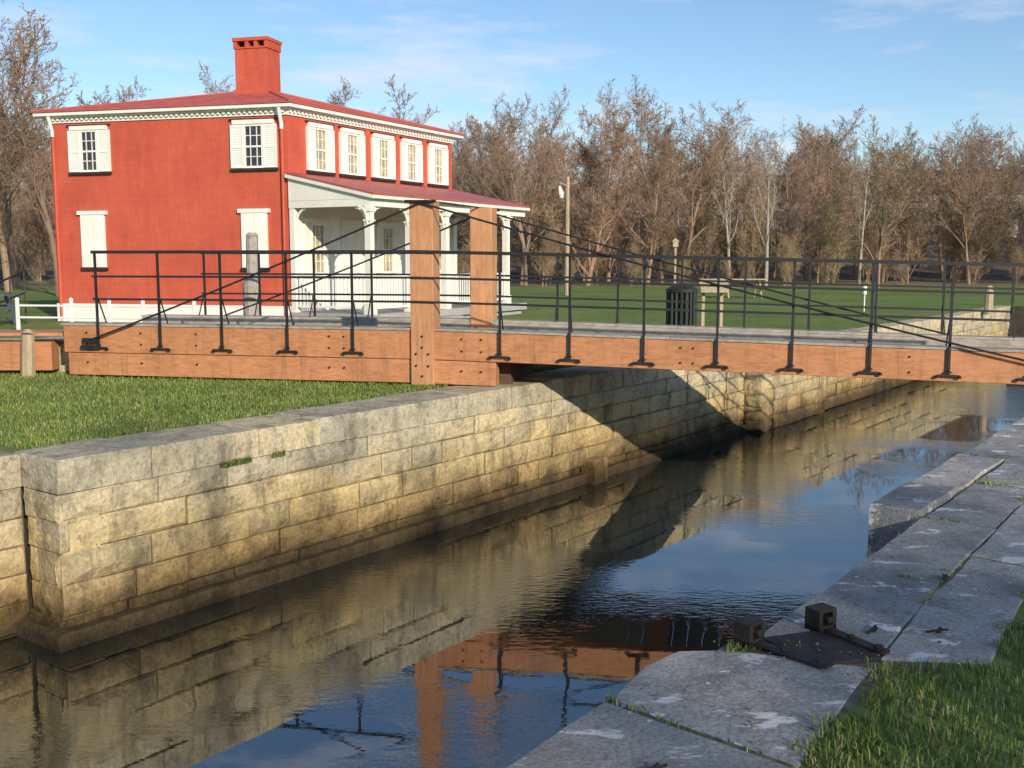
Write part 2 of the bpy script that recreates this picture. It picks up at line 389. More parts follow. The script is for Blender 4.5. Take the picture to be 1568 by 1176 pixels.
mb.box(bp,.35,1.05,.4,2.0,-.02,.33); mb.box(bp,-.4,.25,.4,2.0,.0,.30)
mb.build('pivot_sill',simple('dark_timber',(.10,.06,.04),.8,.3,5),BR,.01)
posts=[-4.51,-3.60,-2.717,-1.806,-.918,.993,1.861,2.758,3.625,4.487,5.361,6.219,7.08,7.95]
mb=MB()
for side,wf in((0,.012),(1,2.32)):
    for u in posts+([-0.0] if side else []):
        if side: u=u+.35
        wo=wf
        mb.box(bp,u-.015,u+.015,wo-.012,wo+.010,.40,.722+.95)
        mb.box(bp,u-.11,u+.11,wo-.020,wo+.004,.39,.412)
        mb.box(bp,u-.14,u-.10,wo-.022,wo+.004,.372,.395); mb.box(bp,u+.10,u+.14,wo-.022,wo+.004,.372,.395)
        mb.box(bp,u-.03,u+.03,wo-.024,wo+.002,.43,.45)
        if not side:
            for du,z in((-.12,.40),(.12,.40),(0,.46)):
                mb.tube(bp(u+du,wo-.04,z),bp(u+du,wo,z),.011,n=6)
        sgn=1 if side==0 else -1
        mb.tube(bp(u,wo+sgn*.01,1.1),bp(u,wo+sgn*.20,.725),.010,n=5)
    sh=.35 if side else 0
    for z,hh in((.95,.021),(.63,.014),(.33,.014)):
        mb.box(bp,-4.55+sh,8.0+sh,wf-.028,wf-.014,.722+z-hh,.722+z+hh,na=14)
mb.build('iron_railings',IRON,BR)
mb=MB()
for w,us in((-.03,0.),(2.37,.28)):
    top=bp(us,w,2.27)
    for ue,ze,n in((-4.62,.50,0),(7.35,.54,1)):
        a=Vector(top); b=Vector(bp(ue+us*.5,w-.01,ze)); K=10; pr=a
        for i in range(1,K+1):
            t=i/K; q=a.lerp(b,t); q.z-=.06*4*t*(1-t)*(b-a).length/8; mb.tube(pr,q,.013,n=6); pr=q
        mb.box(bp,min(ue,ue+(-.1 if n==0 else .3)),max(ue+.1,ue+.1),w-.012,w+.03,ze-.03,ze+.03)
        mb.box(bp,ue-.14,ue+.14,w-.0,w+.05,.385,.43)
    mb.tube(bp(us-.2,w,2.29),bp(us+.2,w,2.29),.018,n=6)
mb.tube(bp(.0,.16,2.31),bp(.28,2.17,2.31),.012,n=5)
for u,z in [(-.0,.62),(-.0,.48),(-.08,.4),(.08,.4),(-.08,.25),(.08,.25),(-.0,.12)]: mb.tube(bp(u,-.018,z),bp(u,.02,z),.014,n=6)
for u in(-4.7,-3.9,-3.1,-1.25,-1.05,.5,.75,3.2,3.35,5.8):
    for z in((.6,.45,.2) if u<.9 else (.6,.42)): mb.tube(bp(u,.025,z),bp(u,.045,z),.013,n=6)
mb.build('tie_rods',IRON,BR)
AB=empty('bridge_abutment')
mb=MB()
mb.prism([(-5.95,14.3),(-5.4,14.25),(-5.35,15.9),(-5.9,16)],-.1,.50,.03)
mb.prism([(-7.0,14.75),(-5.98,14.6),(-5.95,15.9),(-7.0,16)],-.1,.42,.03)
mb.prism([(-8.3,14.9),(-7.04,14.8),(-7.04,15.9),(-8.2,16)],-.1,.38,.03)
mb.build('abutment_stones',STONE,AB)
mb=MB(); mb.box(W,-8.3,-6.35,14.35,14.6,.05,.45); mb.box(W,-8.4,-5.3,14.25,14.9,.53,.58)
mb.build('abutment_timbers',WOOD,AB,.01)
mb=MB(); mb.tube((-6.62,14.2,-.1),(-6.60,14.22,.56),.10,.085,9); mb.tube((-6.6,14.22,.56),(-6.6,14.24,.62),.085,.05,9)
mb.build('mooring_stake',TANWOOD)

# ------------------------------------------------------------------ gate anchor ironwork on the quay
GA=empty('gate_anchor')
mb=MB()
def anc(s0,n0,ang,k=.95,ln=.40):
    ca,sa=math.cos(ang),math.sin(ang)
    def f(a,b,z):
        a*=k;b*=k; return cs(s0+a*ca-b*sa,n0+a*sa+b*ca,z*k)
    mb.box(f,-.055,-.03,-.045,.045,.0,.09); mb.box(f,.03,.055,-.045,.045,.0,.09)
    mb.box(f,-.055,.055,-.045,.045,.09,.106); mb.box(f,-.055,.055,-.045,.045,-.004,.03)
    mb.tube(f(0,-.06,.06),f(0,.06,.06),.016,n=8)
    mb.box(f,-.028,.028,.045,ln,.008,.020); mb.tube(f(0,ln-.04,.018),f(0,ln-.04,.034),.02,n=6); mb.tube(f(0,.18,.018),f(0,.18,.032),.016,n=6)
anc(3.96,-1.72,.20); anc(4.30,-1.54,.40,ln=.37)
mb.prism([(4.04,-1.70),(4.33,-1.50),(4.12,-1.22),(3.90,-1.40)],-.02,.007,.004,f=cs)
mb.build('anchor_lugs',RUST,GA,.006)
mb=MB()
for s_,n_,a in((4.55,-1.12,.2),(5.35,-1.3,1.2),(4.4,-1.35,.9),(2.75,-1.5,.4)):
    c=cs(s_,n_,0.008); 
    mb.tube((c[0]-.05*math.cos(a),c[1]-.05*math.sin(a),.012),(c[0]+.05*math.cos(a),c[1]+.05*math.sin(a),.014),.006,n=6)
    mb.tube((c[0],c[1],.0),(c[0]+.02,c[1],.025),.010,n=6)
mb.build('iron_staples',RUST,GA)
mb=MB()
for i in range(260):
    s_=random.uniform(2.3,12); n_=random.uniform(-1.85,-1.0); rr=random.uniform(.003,.011); c=Vector(cs(s_,n_,.004+rr*.3))
    vs=[c+Vector((math.cos(k*1.257)*rr*random.uniform(.6,1.2),math.sin(k*1.257)*rr*random.uniform(.6,1.2),0)) for k in range(5)]+[c+Vector((0,0,rr*.7))]
    mb.add(vs,[(k,(k+1)%5,5) for k in range(5)])
mb.build('pebbles_and_leaf_litter',simple('litter',(.20,.15,.10),.9,.6,40))

# ------------------------------------------------------------------ house
H=empty('brick_house')
L=Vector((-11.6,26.8));C=Vector((-5.28,25.1));R=Vector((-1.78,31.4));K=L+R-C
def wf(A,B):
    d=(B-A); Ln=d.length; d/=Ln; o=Vector((d.y,-d.x))
    return (lambda u,v,w,A=A,d=d,o=o:(A.x+d.x*u+o.x*w,A.y+d.y*u+o.y*w,v)),Ln
F1,L1=wf(L,C);F2,L2=wf(C,R);F3,L3=wf(R,K);F4,L4=wf(K,L)
mb=MB(); q=[L,C,R,K]
mb.add([(p.x,p.y,0) for p in q]+[(p.x,p.y,5.0) for p in q],[(0,1,5,4),(1,2,6,5),(2,3,7,6),(3,0,4,7),(4,5,6,7)])
mb.build('walls',RED,H)
mb=MB()
for F,Ln in((F1,L1),(F2,L2),(F3,L3),(F4,L4)): mb.box(F,-.03,Ln+.025,-.1,.44,-.2,.035)
mb.build('white_base',WHITE,H)
mb=MB()
def ring(z0,z1,o):
    def off(A,B,Cc):
        d1=(B-A).normalized();d2=(Cc-B).normalized();n1=Vector((d1.y,-d1.x));n2=Vector((d2.y,-d2.x))
        return B+(n1+n2)*(o/(1+n1.dot(n2)))
    P=[off(K,L,C),off(L,C,R),off(C,R,K),off(R,K,L)]
    mb.add([(p.x,p.y,z0) for p in P]+[(p.x,p.y,z1) for p in P],[(0,1,5,4),(1,2,6,5),(2,3,7,6),(3,0,4,7),(4,5,6,7),(3,2,1,0)])
    return P
ring(4.93,5.05,.04); ring(5.05,5.09,.12); EP=ring(5.09,5.17,.23)
for F,Ln in((F1,L1),(F2,L2)):
    u=.0
    while u<Ln: mb.box(F,u,u+.06,4.985,5.048,.042,.10); u+=.14
mb.build('cornice',WHITE,H)
mb=MB(); cen=(L+C+R+K)/4; EP2=[cen+(p-cen)*1.008 for p in EP]
pk=Vector((cen.x,cen.y,6.10))
vs=[(p.x,p.y,5.173) for p in EP2]+[(p.x,p.y,5.20) for p in EP2]+[pk]
mb.add(vs,[(0,1,5,4),(1,2,6,5),(2,3,7,6),(3,0,4,7),(4,5,8),(5,6,8),(6,7,8),(7,4,8)])
for i in range(4):
    a=Vector((*EP2[i],5.21)); b=Vector(pk)+Vector((0,0,.02)); mb.tube(a,b,.025,n=5)
    a2=Vector((*EP2[(i+1)%4],5.20)); a1=Vector((*EP2[i],5.20)); mid=(a1+a2)/2; nb=18
    for j in range(1,nb):
        t=j/nb; base=a1.lerp(a2,t); m_=1-abs(2*t-1); mb.tube(base+Vector((0,0,.008)),base+(Vector(pk)-mid)*m_+Vector((0,0,.008)),.010,n=4)
mb.build('roof',ROOF,H)
cd=(C-L).normalized(); co=Vector((cd.y,-cd.x)); cc=cen+cd*-.02+co*.35
def FC(u,v,z): return (cc.x+cd.x*u-co.x*v,cc.y+cd.y*u-co.y*v,z)
mb=MB()
mb.box(FC,-.47,.47,-.36,.36,5.4,7.08); mb.box(FC,-.52,.52,-.41,.41,5.5,6.02)
mb.box(FC,-.50,.50,-.39,.39,7.08,7.12)
for u in(-.50,-.16,.10,.40): mb.box(FC,u,u+.10,-.38,.38,7.122,7.27)
mb.box(FC,-.52,.52,-.41,.41,7.272,7.36)
mb.build('chimney',RED,H)
mb=MB(); mb.box(FC,-.38,.38,-.2,.3,7.122,7.26); mb.build('chimney_dark_flue',DARK,H)
mw=MB();mg=MB();md=MB()
def window(F,u,v0,v1,sash,shut,pane,lint=True):
    h=v1-v0; x0,x1=u-sash/2,u+sash/2
    mg.box(F,x0+.02,x1-.02,v0+.03,v1-.13,.0,.016,pane)
    fw=.04
    mw.box(F,x0,x0+fw,v0+.045,v1-.125,.001,.055); mw.box(F,x1-fw,x1,v0+.045,v1-.125,.001,.055)
    mw.box(F,x0+fw,x1-fw,v0+.045,v0+.045+fw,.001,.05); mw.box(F,x0+fw,x1-fw,v1-.17,v1-.125,.001,.05)
    vm=(v0+v1-.1)/2; mw.box(F,x0+fw,x1-fw,vm-.022,vm+.022,.001,.045)
    for i in(1,2):
        x=x0+sash*i/3; mw.box(F,x-.009,x+.009,v0+.09,v1-.17,.001,.034)
    for i in(1,3):
        v=v0+.06+(h-.2)*i/4; mw.box(F,x0+fw,x1-fw,v-.009,v+.009,.001,.032)
    a=x0-shut-.01;b=x1+shut+.01
    for s0,s1 in((a,x0-.008),(x1+.008,b)):
        mw.box(F,s0,s0+.035,v0+.04,v1-.13,.002,.065); mw.box(F,s1-.035,s1,v0+.04,v1-.13,.002,.065)
        for v in(v0+.04,vm-.03,v1-.18): mw.box(F,s0+.035,s1-.035,v,v+.05,.002,.06)
        v=v0+.09
        while v<v1-.18: mw.box(F,s0+.035,s1-.035,v,v+.042,.002,.050); v+=.046
    mw.box(F,a+.06,b-.06,v1-.12,v1-.02,.002,.075); md.box(F,a-.03,b+.03,v1-.018,v1+.012,.002,.06)
    md.box(F,a-.02,b+.02,v0-.03,v0+.03,.002,.07); mw.box(F,x0-.02,x1+.02,v0+.031,v0+.044,.002,.1)
window(F1,1.14,3.68,4.86,.48,.34,0); window(F1,5.67,3.68,4.86,.50,.34,0)
for u in(1.16,2.42,3.76,5.08,6.42): window(F2,u,3.66,4.86,.46,.27,1)
for u in(1.14,5.63):
    mw.box(F1,u-.34,u-.006,1.36,2.66,.002,.06); mw.box(F1,u+.006,u+.34,1.36,2.66,.002,.06)
    for x in(u-.30,u+.04):
        mw.box(F1,x,x+.26,1.42,1.96,.061,.068); mw.box(F1,x,x+.26,2.04,2.6,.061,.068)
    mw.box(F1,u-.42,u+.42,2.665,2.76,.002,.08); md.box(F1,u-.38,u+.38,1.28,1.35,.002,.08)
mw.build('window_frames_and_shutters',WHITE,H); mg.build('window_panes',[GLASS,CURTAIN],H); md.build('lintels_and_sills',DARK,H)
mb=MB()
for F,u,w in((F1,.12,.06),(F1,L1-.12,.06)):
    mb.tube(F(u,5.08,.20),F(u,4.72,.07),.045,n=8); mb.tube(F(u,4.72,.07),F(u,4.60,.07),.045,n=8)
mb.build('gutter_outlets',WHITE,H)
mb=MB()
for u in(.12,L1-.12): mb.tube(F1(u,4.6,.06),F1(u,.1,.06),.04,n=8)
mb.build('downpipes',RED,H)
P=2.35
mb=MB()
mb.box(F2,.0,L2,.0,3.52,.002,.03)
mb.build('porch_wall',WHITE,H)
mb=MB()
mb.add([F2(-.12,3.60,.02),F2(L2+.15,3.60,.02),F2(L2+.15,3.05,P+.2),F2(-.12,3.05,P+.2),F2(-.12,3.56,.02),F2(L2+.15,3.56,.02),F2(L2+.15,3.01,P+.2),F2(-.12,3.01,P+.2)],[(0,1,2,3),(4,5,6,7),(0,1,5,4),(1,2,6,5),(2,3,7,6),(3,0,4,7)])
mb.build('porch_roof',ROOF,H)
mb=MB()
mb.box(F2,-.10,L2+.13,2.93,3.0,P+.1,P+.2)
mb.box(F2,-.06,L2+.1,2.76,2.93,P-.12,P+.06)
for u in(-.06,L2-.04): 
    mb.box(F2,u,u+.12,2.76,2.92,.03,P-.13)
    mb.add([F2(u,2.925,.03),F2(u+.12,2.925,.03),F2(u+.12,2.925,P-.0),F2(u,2.925,P-.0),F2(u,3.545,.03),F2(u+.12,3.545,.03),F2(u+.12,3.03,P-.0),F2(u,3.03,P-.0)],[(0,1,2,3),(4,5,6,7),(0,1,5,4),(1,2,6,5),(2,3,7,6),(3,0,4,7)])
mb.add([F2(-.10,3.55,.0),F2(-.14,3.55,.0),F2(-.14,3.0,P+.2),F2(-.10,3.0,P+.2),F2(-.10,3.47,.0),F2(-.14,3.47,.0),F2(-.14,2.92,P+.2),F2(-.10,2.92,P+.2)],[(0,1,2,3),(4,5,6,7),(0,1,5,4),(1,2,6,5),(2,3,7,6),(3,0,4,7)])
PU=[0.02,1.62,3.2,4.75,6.35]
for u in PU:
    mb.box(F2,u-.075,u+.075,.42,2.76,P-.11,P+.05); mb.box(F2,u-.11,u+.11,2.64,2.74,P-.14,P+.08); mb.box(F2,u-.11,u+.11,.30,.55,P-.14,P+.08); mb.box(F2,u-.10,u+.10,2.42,2.46,P-.13,P+.07)
    for sg in(-1,1):
        pr=None
        for i in range(5):
            t=i/4*math.pi/2; x=u+sg*(.07+.32*(1-math.cos(t))); z=2.36+.38*math.sin(t)
            if pr: mb.tube(pr,F2(x,z,P-.03),.028,n=6)
            pr=F2(x,z,P-.03)
for w in(P-.42,.42):
    pr=None
    for i in range(5):
        t=i/4*math.pi/2; x=(P-.12-.30*(1-math.cos(t))) if w>1 else (.18+.30*(1-math.cos(t))); z=2.36+.38*math.sin(t)
        if pr: mb.tube(pr,F2(.02,z,x),.028,n=6)
        pr=F2(.02,z,x)
for u in(0.02,L2-.1): mb.box(F2,u-.07,u+.08,.3,2.76,.04,.18)
mb.build('porch_frame_and_columns',CREAM,H)
mb=MB()
mb.box(F2,-.1,L2+.1,.12,.30,.04,P+.12); mb.box(F2,.0,L2,-.1,.12,.2,P)
mb.box(F2,2.0,3.2,-.05,.14,P+.13,P+.5)
mb.build('porch_floor',CONC,H)
mb=MB()
mb.box(F2,-.03,.03,1.12,1.18,.18,P-.12); mb.box(F2,-.03,.03,.42,.47,.18,P-.12)
w=.25
while w<P-.2: mb.box(F2,-.015,.015,.47,1.12,w,w+.03); w+=.11
for ua,ub in((.1,1.5),(3.3,4.65),(4.85,6.25)):
    mb.box(F2,ua,ub,1.12,1.18,P-.06,P); mb.box(F2,ua,ub,.42,.47,P-.06,P)
    u=ua+.05
    while u<ub: mb.box(F2,u,u+.03,.47,1.12,P-.045,P-.015); u+=.11
mb.build('porch_railing',WHITE,H)
mb=MB()
for u in(2.4,5.2):
    mb.box(F2,u-.52,u-.44,.3,2.45,.031,.09); mb.box(F2,u+.44,u+.52,.3,2.45,.031,.09); mb.box(F2,u-.52,u+.52,2.45,2.56,.031,.1)
    mb.box(F2,u-.43,u+.43,.31,2.44,.031,.05)
    for v0,v1 in((.45,1.1),(1.2,2.3)):
        for x in(-.36,.04): mb.box(F2,u+x,u+x+.32,v0,v1,.051,.065)
mb.build('porch_doors',CREAM,H)
mw=MB();mg=MB();md=MB()
for u in(.95,3.85,6.5): window(F2,u,1.15,2.55,.50,.26,1)
for o in(mw,mg,md): o.V=[(v[0]+.0265,v[1]-.0147,v[2]) for v in o.V]
mw.build('porch_window_frames',CREAM,H); mg.build('porch_window_panes',[GLASS,CURTAIN],H); md.build('porch_window_sills',CREAM,H)

# ------------------------------------------------------------------ trees
def grow(V,Fs,MI,r,p,d,Ln,rad,lev,P):
    segs=P['segs'][lev]; sides=P['sides'][lev]; last=(lev==len(P['n']))
    pts=[p.copy()]; dirs=[d.copy()]; q=p.copy(); dd=d.copy()
    for i in range(segs):
        dd=(dd+Vector((r.gauss(0,1),r.gauss(0,1),r.gauss(0,1)))*P['wig'][lev]+Vector((0,0,P['up'][lev]))).normalized()
        q=q+dd*(Ln/segs); pts.append(q.copy()); dirs.append(dd.copy())
    base=len(V)
    for i,(a,b) in enumerate(zip(pts,dirs)):
        t=i/segs; rr=rad*(1-t*P['taper'][lev])
        if last and i==segs: V.append(tuple(a)); break
        x=b.orthogonal().normalized(); y=b.cross(x)
        for k in range(sides):
            an=2*math.pi*k/sides; V.append(tuple(a+(x*math.cos(an)+y*math.sin(an))*rr))
    for i in range(segs):
        if last and i==segs-1:
            tip=len(V)-1
            for k in range(sides): Fs.append((base+i*sides+k,base+i*sides+(k+1)%sides,tip)); MI.append(0)
        else:
            for k in range(sides):
                k2=(k+1)%sides; Fs.append((base+i*sides+k,base+i*sides+k2,base+(i+1)*sides+k2,base+(i+1)*sides+k)); MI.append(0)
    if last:
        for _ in range(P['leafn']):
            if r.random()<P['leafp']:
                t=r.uniform(.2,1); c=pts[0].lerp(pts[-1],t); s=P['leafs']*r.uniform(.6,1.3)
                a=Vector((r.gauss(0,1),r.gauss(0,1),r.gauss(0,1))).normalized()*s; b=a.orthogonal().normalized()*s*.7
                o=len(V); V.extend([tuple(c),tuple(c+a*.5+b*.5),tuple(c+a),tuple(c+a*.5-b*.5)]); Fs.append((o,o+1,o+2,o+3)); MI.append(1)
        return
    n=P['n'][lev]
    for i in range(n):
        t=P['t0'][lev]+(1-P['t0'][lev])*((i+r.random())/n)
        f=t*segs; k=min(int(f),segs-1); pos=pts[k].lerp(pts[k+1],f-k); ax=dirs[k+1]
        o=ax.orthogonal().normalized(); o.rotate(Matrix.Rotation(r.uniform(0,2*math.pi),3,ax))
        an=math.radians(r.uniform(*P['ang'][lev])); nd=(ax*math.cos(an)+o*math.sin(an)).normalized()
        ll=Ln*P['ratio'][lev]*(1.1-.55*t)*r.uniform(.7,1.2); rr=rad*(1-t*P['taper'][lev])*P['rr'][lev]
        grow(V,Fs,MI,r,pos,nd,ll,max(rr,P['rmin']),lev+1,P)
def treemesh(name,seed,leafn=1,leafp=.3,leafs=.10,n=(13,7,6,5),spread=1.,t0=.22,mats=None,ht=10.,rmin=.013,thick=.014):
    r=random.Random(seed); V=[];Fs=[];MI=[]
    P=dict(segs=[7,5,3,2,1],sides=[8,5,3,3,3],n=n,t0=[t0,.2,.15,.1],ang=[(18,48),(22,55),(25,60),(25,65)],ratio=[.50*spread,.48,.54,.62],rr=[.5,.5,.55,.6],
           taper=[.88,.85,.8,.8,.8],wig=[.06,.12,.16,.2,.2],up=[.05,.14,.13,.10,.04],rmin=rmin,leafn=leafn,leafp=leafp,leafs=leafs)
    grow(V,Fs,MI,r,Vector((0,0,-.15)),Vector((r.gauss(0,.04),r.gauss(0,.04),1)).normalized(),ht*.92,ht*thick,0,P)
    me=bpy.data.meshes.new(name); me.from_pydata(V,[],Fs); 
    for m in (mats or (BARK,BUDS)): me.materials.append(m)
    me.polygons.foreach_set('material_index',MI); me.update(); return me
T=[treemesh('tree_mesh_%d'%i,100+i,1,[.0,.3,.08,.45,.03,.2][i],.075,n=(17,8,6,5),spread=[.9,1.05,.8,.95,1.1,.75][i],t0=[.10,.18,.08,.14,.2,.06][i]) for i in range(6)]
TY=treemesh('yellowgreen_mesh',301,2,.6,.075,n=(15,8,6,4),spread=1.05,t0=.10)
TB=treemesh('birch_mesh',302,1,.1,.08,n=(8,6,5,4),mats=(BIRCH,BUDS))
BUSH=treemesh('bush_mesh',400,1,.25,.05,n=(20,8,5,4),spread=1.5,t0=.0,ht=3.,mats=(BRUSH,BUDS),rmin=.007)
def place(me,name,x,y,z=0.,sc=1.,rot=None,parent=None,sz=None):
    o=bpy.data.objects.new(name,me); scene.collection.objects.link(o); o.location=(x,y,z); o.rotation_euler=(0,0,random.uniform(0,6.28) if rot is None else rot)
    o.scale=(sc,sc,sz or sc); 
    if parent: o.parent=parent
    return o
from mathutils import noise as mn
def hill(x,y):
    a=max(0,min(1,(y-66)/90)); a=a*a*(3-2*a)
    b=max(0,min(1,(y-150)/170)); b=b*b*(3-2*b)
    px=x/max(y,1)
    h=a*(6.+1.5*mn.noise(Vector((x*.012,y*.012,0))))+b*(17+6*mn.noise(Vector((x*.006,3,0))))*(.75+.5*max(0,min(1,(px+.1)/.6)))
    return h
TLN=empty('tree_line')
cnt=0
rows=[(58,5.5),(63,4.6),(68,4.4),(74,4.4),(81,4.6),(89,4.8),(97,5.),(108,5.4),(120,6),(134,6.5),(150,7)]
for y0,sp in rows:
    x=-.7*y0
    while x<.7*y0:
        xx=x+random.uniform(-.6,.6)*sp; yy=y0+random.uniform(-3.2,3.2); x+=sp
        p=xx/yy
        if -.42<p<-.09: continue
        if y0<60 and random.random()<.45: continue
        if y0<115 and .345<p<.47 and random.random()<.60: continue
        if 118<yy<131 and xx>38: continue
        top=1.6+yy*(.134 if -.03<p<.17 else .110)*random.uniform(.76,1.08)
        if y0>100: top=1.6+yy*.114*random.uniform(.84,1.02)
        z=hill(xx,yy)-.1; hgt=max(5,top-z)
        place(T[random.randrange(6)] if random.random()<.9 else TY,'bare_tree_%d'%cnt,xx,yy,z,hgt/10.2*random.uniform(.95,1.25),parent=TLN,sz=hgt/10.2); cnt+=1
for i in range(140):
    yy=random.uniform(57,84); xx=random.uniform(-.1,.6)*yy if i<110 else random.uniform(-.7,-.35)*yy
    k=random.uniform(.6,1.5)*(.65 if yy<62 else 1.15)
    place(BUSH,'undergrowth_%d'%i,xx,yy,hill(xx,yy)-.1,k,parent=TLN)
for i in range(5):
    yy=random.uniform(56,70); xx=random.uniform(.0,.55)*yy
    place(TB,'pale_tree_%d'%i,xx,yy,0,random.uniform(.6,.85),parent=TLN)
place(T[1],'bare_tree',-21.5,41,0,1.35); place(T[4],'bare_tree',-19.0,44,0,1.0); place(T[3],'bare_tree',-24.,50,0,1.3)
place(T[0],'bare_tree',-25,44,0,1.25); place(T[2],'bare_tree',-21,53,0,1.0); place(T[5],'bare_tree',-18.4,50,0,.9); place(T[1],'bare_tree',-27,57,0,1.2); place(T[4],'bare_tree',-29,38,0,1.2)
place(T[2],'bare_tree',-7.0,48,0,.88); place(T[0],'bare_tree',-5.4,50,0,.92); place(TY,'budding_tree',-12.5,48,0,.86)
for x,y,sc,i in((11.4,-25.,1.6,2),(14.4,-23.2,1.35,0),(9.0,-26.6,1.7,3),(17.,-22.5,1.2,1),(5.,-27,1.1,4)):
    place(T[i],'bare_tree',x,y,0,sc)
for k,sc in((-2.5,2.4),(.5,2.6),(3.5,2.7),(6.5,2.5)): place(BUSH,'tall_shrub',13.3+.881*k,-17.5+.474*k,0,sc)

# hills
mb=MB(); nx,ny=150,70; X0,X1,Y0,Y1=-420,520,64,420
for j in range(ny+1):
    for i in range(nx+1):
        x=X0+(X1-X0)*i/nx; y=Y0+(Y1-Y0)*(j/ny); z=hill(x,y)-.3
        if y>165: z+=3.2*abs(mn.noise(Vector((x*.13,y*.13,1))))+1.5*mn.noise(Vector((x*.3,y*.3,7)))
        mb.V.append((x,y,z))
for j in range(ny):
    for i in range(nx):
        a=j*(nx+1)+i; mb.F.append((a,a+1,a+nx+2,a+nx+1)); mb.I.append(0)
m=NT('forest_hill',.95,.05); p=m.pos()
c=m.ramp(m.noise(p,.09,10,.8),[(.3,(.22,.175,.145)),(.5,(.28,.225,.185)),(.7,(.32,.27,.21))])
c=m.mix(.6,c,m.ramp(m.noise(m.scale(p,(1,1,.4)),.9,6,.8),[(.35,.5),(.6,1.25)]),'MULTIPLY')
m.color(c); m.bump(m.noise(p,.6,8,.8),1.,1.5)
mb.build('hill',m.done(),recalc=False,smooth=True)
mb=MB()
mb.box(W,42,78,122,128,7.3,8.0); mb.box(W,42,78,121.7,121.95,8.0,8.7)
for x in(44,51,58,65,72): mb.box(W,x,x+.9,123,127,-1,7.28)
mb.build('highway_overpass',simple('pale_concrete',(.40,.385,.36),.8,.2,.5))

# ------------------------------------------------------------------ small things on the lawns
mb=MB(); xs=[-10.4,-9.2,-8.35,-7.6,-6.5]; pr=None
for i,x in enumerate(xs):
    y=22.0-.15*i; mb.tube((x,y,-.05),(x,y,.72),.045,.04,8); mb.tube((x,y,.72),(x,y,.77),.055,.02,8)
    if pr:
        for zz in(.60,.35):
            mb.tube((pr[0],pr[1],zz),(x,y,zz),.022,n=6)
    pr=(x,y)
mb.build('white_rail_fence',WHITE)
mb=MB()
mb.tube((-4.22,17,-.1),(-4.22,17,1.15),.15,.14,10); mb.tube((-4.22,17,1.15),(-4.22,17,1.28),.14,.10,10); mb.tube((-4.20,17,1.28),(-4.19,17,1.95),.10,.095,10); mb.tube((-4.19,17,1.95),(-4.19,17,2.0),.105,.06,10)
mb.build('snubbing_post',GREYWOOD)
TC=empty('trash_can'); cx,cy=3.68,22.7
mb=MB()
for i in range(18):
    a=2*math.pi*i/18; x,y=cx+.31*math.cos(a),cy+.31*math.sin(a); mb.tube((x,y,.06),(x,y,.88),.035,n=4)
mb.tube((cx,cy,.02),(cx,cy,.08),.33,n=20); mb.tube((cx,cy,.86),(cx,cy,.93),.35,.35,n=20); mb.tube((cx,cy,.93),(cx,cy,1.05),.34,.12,n=20)
mb.tube((cx,cy,.1),(cx,cy,.85),.27,n=16)
mb.build('slats_and_lid',simple('dark_green_metal',(.02,.03,.025),.5,.3),TC)
mb=MB(); mb.box(W,4.15,4.22,22.9,22.97,-.05,1.0); mb.box(W,4.55,4.62,22.9,22.97,-.05,1.0)
mb.add([(4.1,22.7,.85),(4.7,22.7,.85),(4.7,23.1,1.1),(4.1,23.1,1.1),(4.1,22.7,.89),(4.7,22.7,.89),(4.7,23.1,1.14),(4.1,23.1,1.14)],[(0,1,2,3),(4,5,6,7),(0,1,5,4),(1,2,6,5),(2,3,7,6),(3,0,4,7)])
mb.build('information_stand',TANWOOD)
LPo=empty('lamp_post')
mb=MB(); mb.tube((2.36,45,-.1),(2.36,45,5.0),.11,.08,8); mb.tube((2.36,44.95,4.6),(2.0,44.8,4.75),.025,n=6); mb.build('pole',TANWOOD,LPo)
mb=MB(); mb.tube((2.0,44.8,4.6),(2.08,44.8,4.25),.05,.13,10); mb.tube((2.08,44.8,4.25),(2.1,44.8,4.1),.11,.07,10); mb.build('lamp_head',WHITE,LPo)
mb=MB(); mb.tube((6.2,40,-.1),(6.2,40,2.0),.05,.05,8); mb.box(W,6.1,6.3,39.9,40.1,2.0,2.2); mb.add([(6.05,39.87,2.2),(6.35,39.87,2.2),(6.35,40.13,2.2),(6.05,40.13,2.2),(6.2,40,2.34)],[(0,1,4),(1,2,4),(2,3,4),(3,0,4)]); mb.build('birdhouse',TANWOOD)
for x,y in((10.6,31.5),):
    mb=MB(); mb.tube((x,y,-.05),(x,y,.5),.02,n=8); mb.tube((x,y,.5),(x,y,.54),.06,.07,10,0); mb.tube((x,y,.54),(x,y,.70),.055,.055,10); mb.tube((x,y,.70),(x,y,.78),.08,.02,10); mb.build('garden_lamp',WHITE)
def picnic(x,y,name,mat):
    mb=MB()
    for k in range(4): mb.box(W,x-.9,x+.9,y-.37+k*.19,y-.37+k*.19+.17,.72,.76)
    for sy in(-1,1): mb.box(W,x-.9,x+.9,y+sy*.72-.12,y+sy*.72+.12,.43,.47)
    for sx in(-.65,.65):
        mb.box(W,x+sx-.04,x+sx+.04,y-.8,y+.8,.37,.428)
        for sy in(-1,1): mb.tube((x+sx,y+sy*.65,0),(x+sx,y+sy*.22,.72),.045,n=4)
    mb.build(name,mat)
picnic(-12.6,24.5,'picnic_table',simple('blue_grey_paint',(.08,.12,.18),.6,.2)); picnic(-15.5,29,'picnic_table',GREYWOOD)
picnic(9.2,42,'picnic_table',TANWOOD)
mb=MB()
for i in range(5): mb.tube((-11.9-.35*i,25.6,.0),(-11.9-.35*i,25.6,1.25-.14*i),.02,n=5)
mb.tube((-11.9,25.6,1.25),(-13.3,25.6,.69),.025,n=6); mb.tube((-11.9,25.6,.75),(-13.3,25.6,.2),.02,n=6)
mb.build('metal_handrail',IRON)
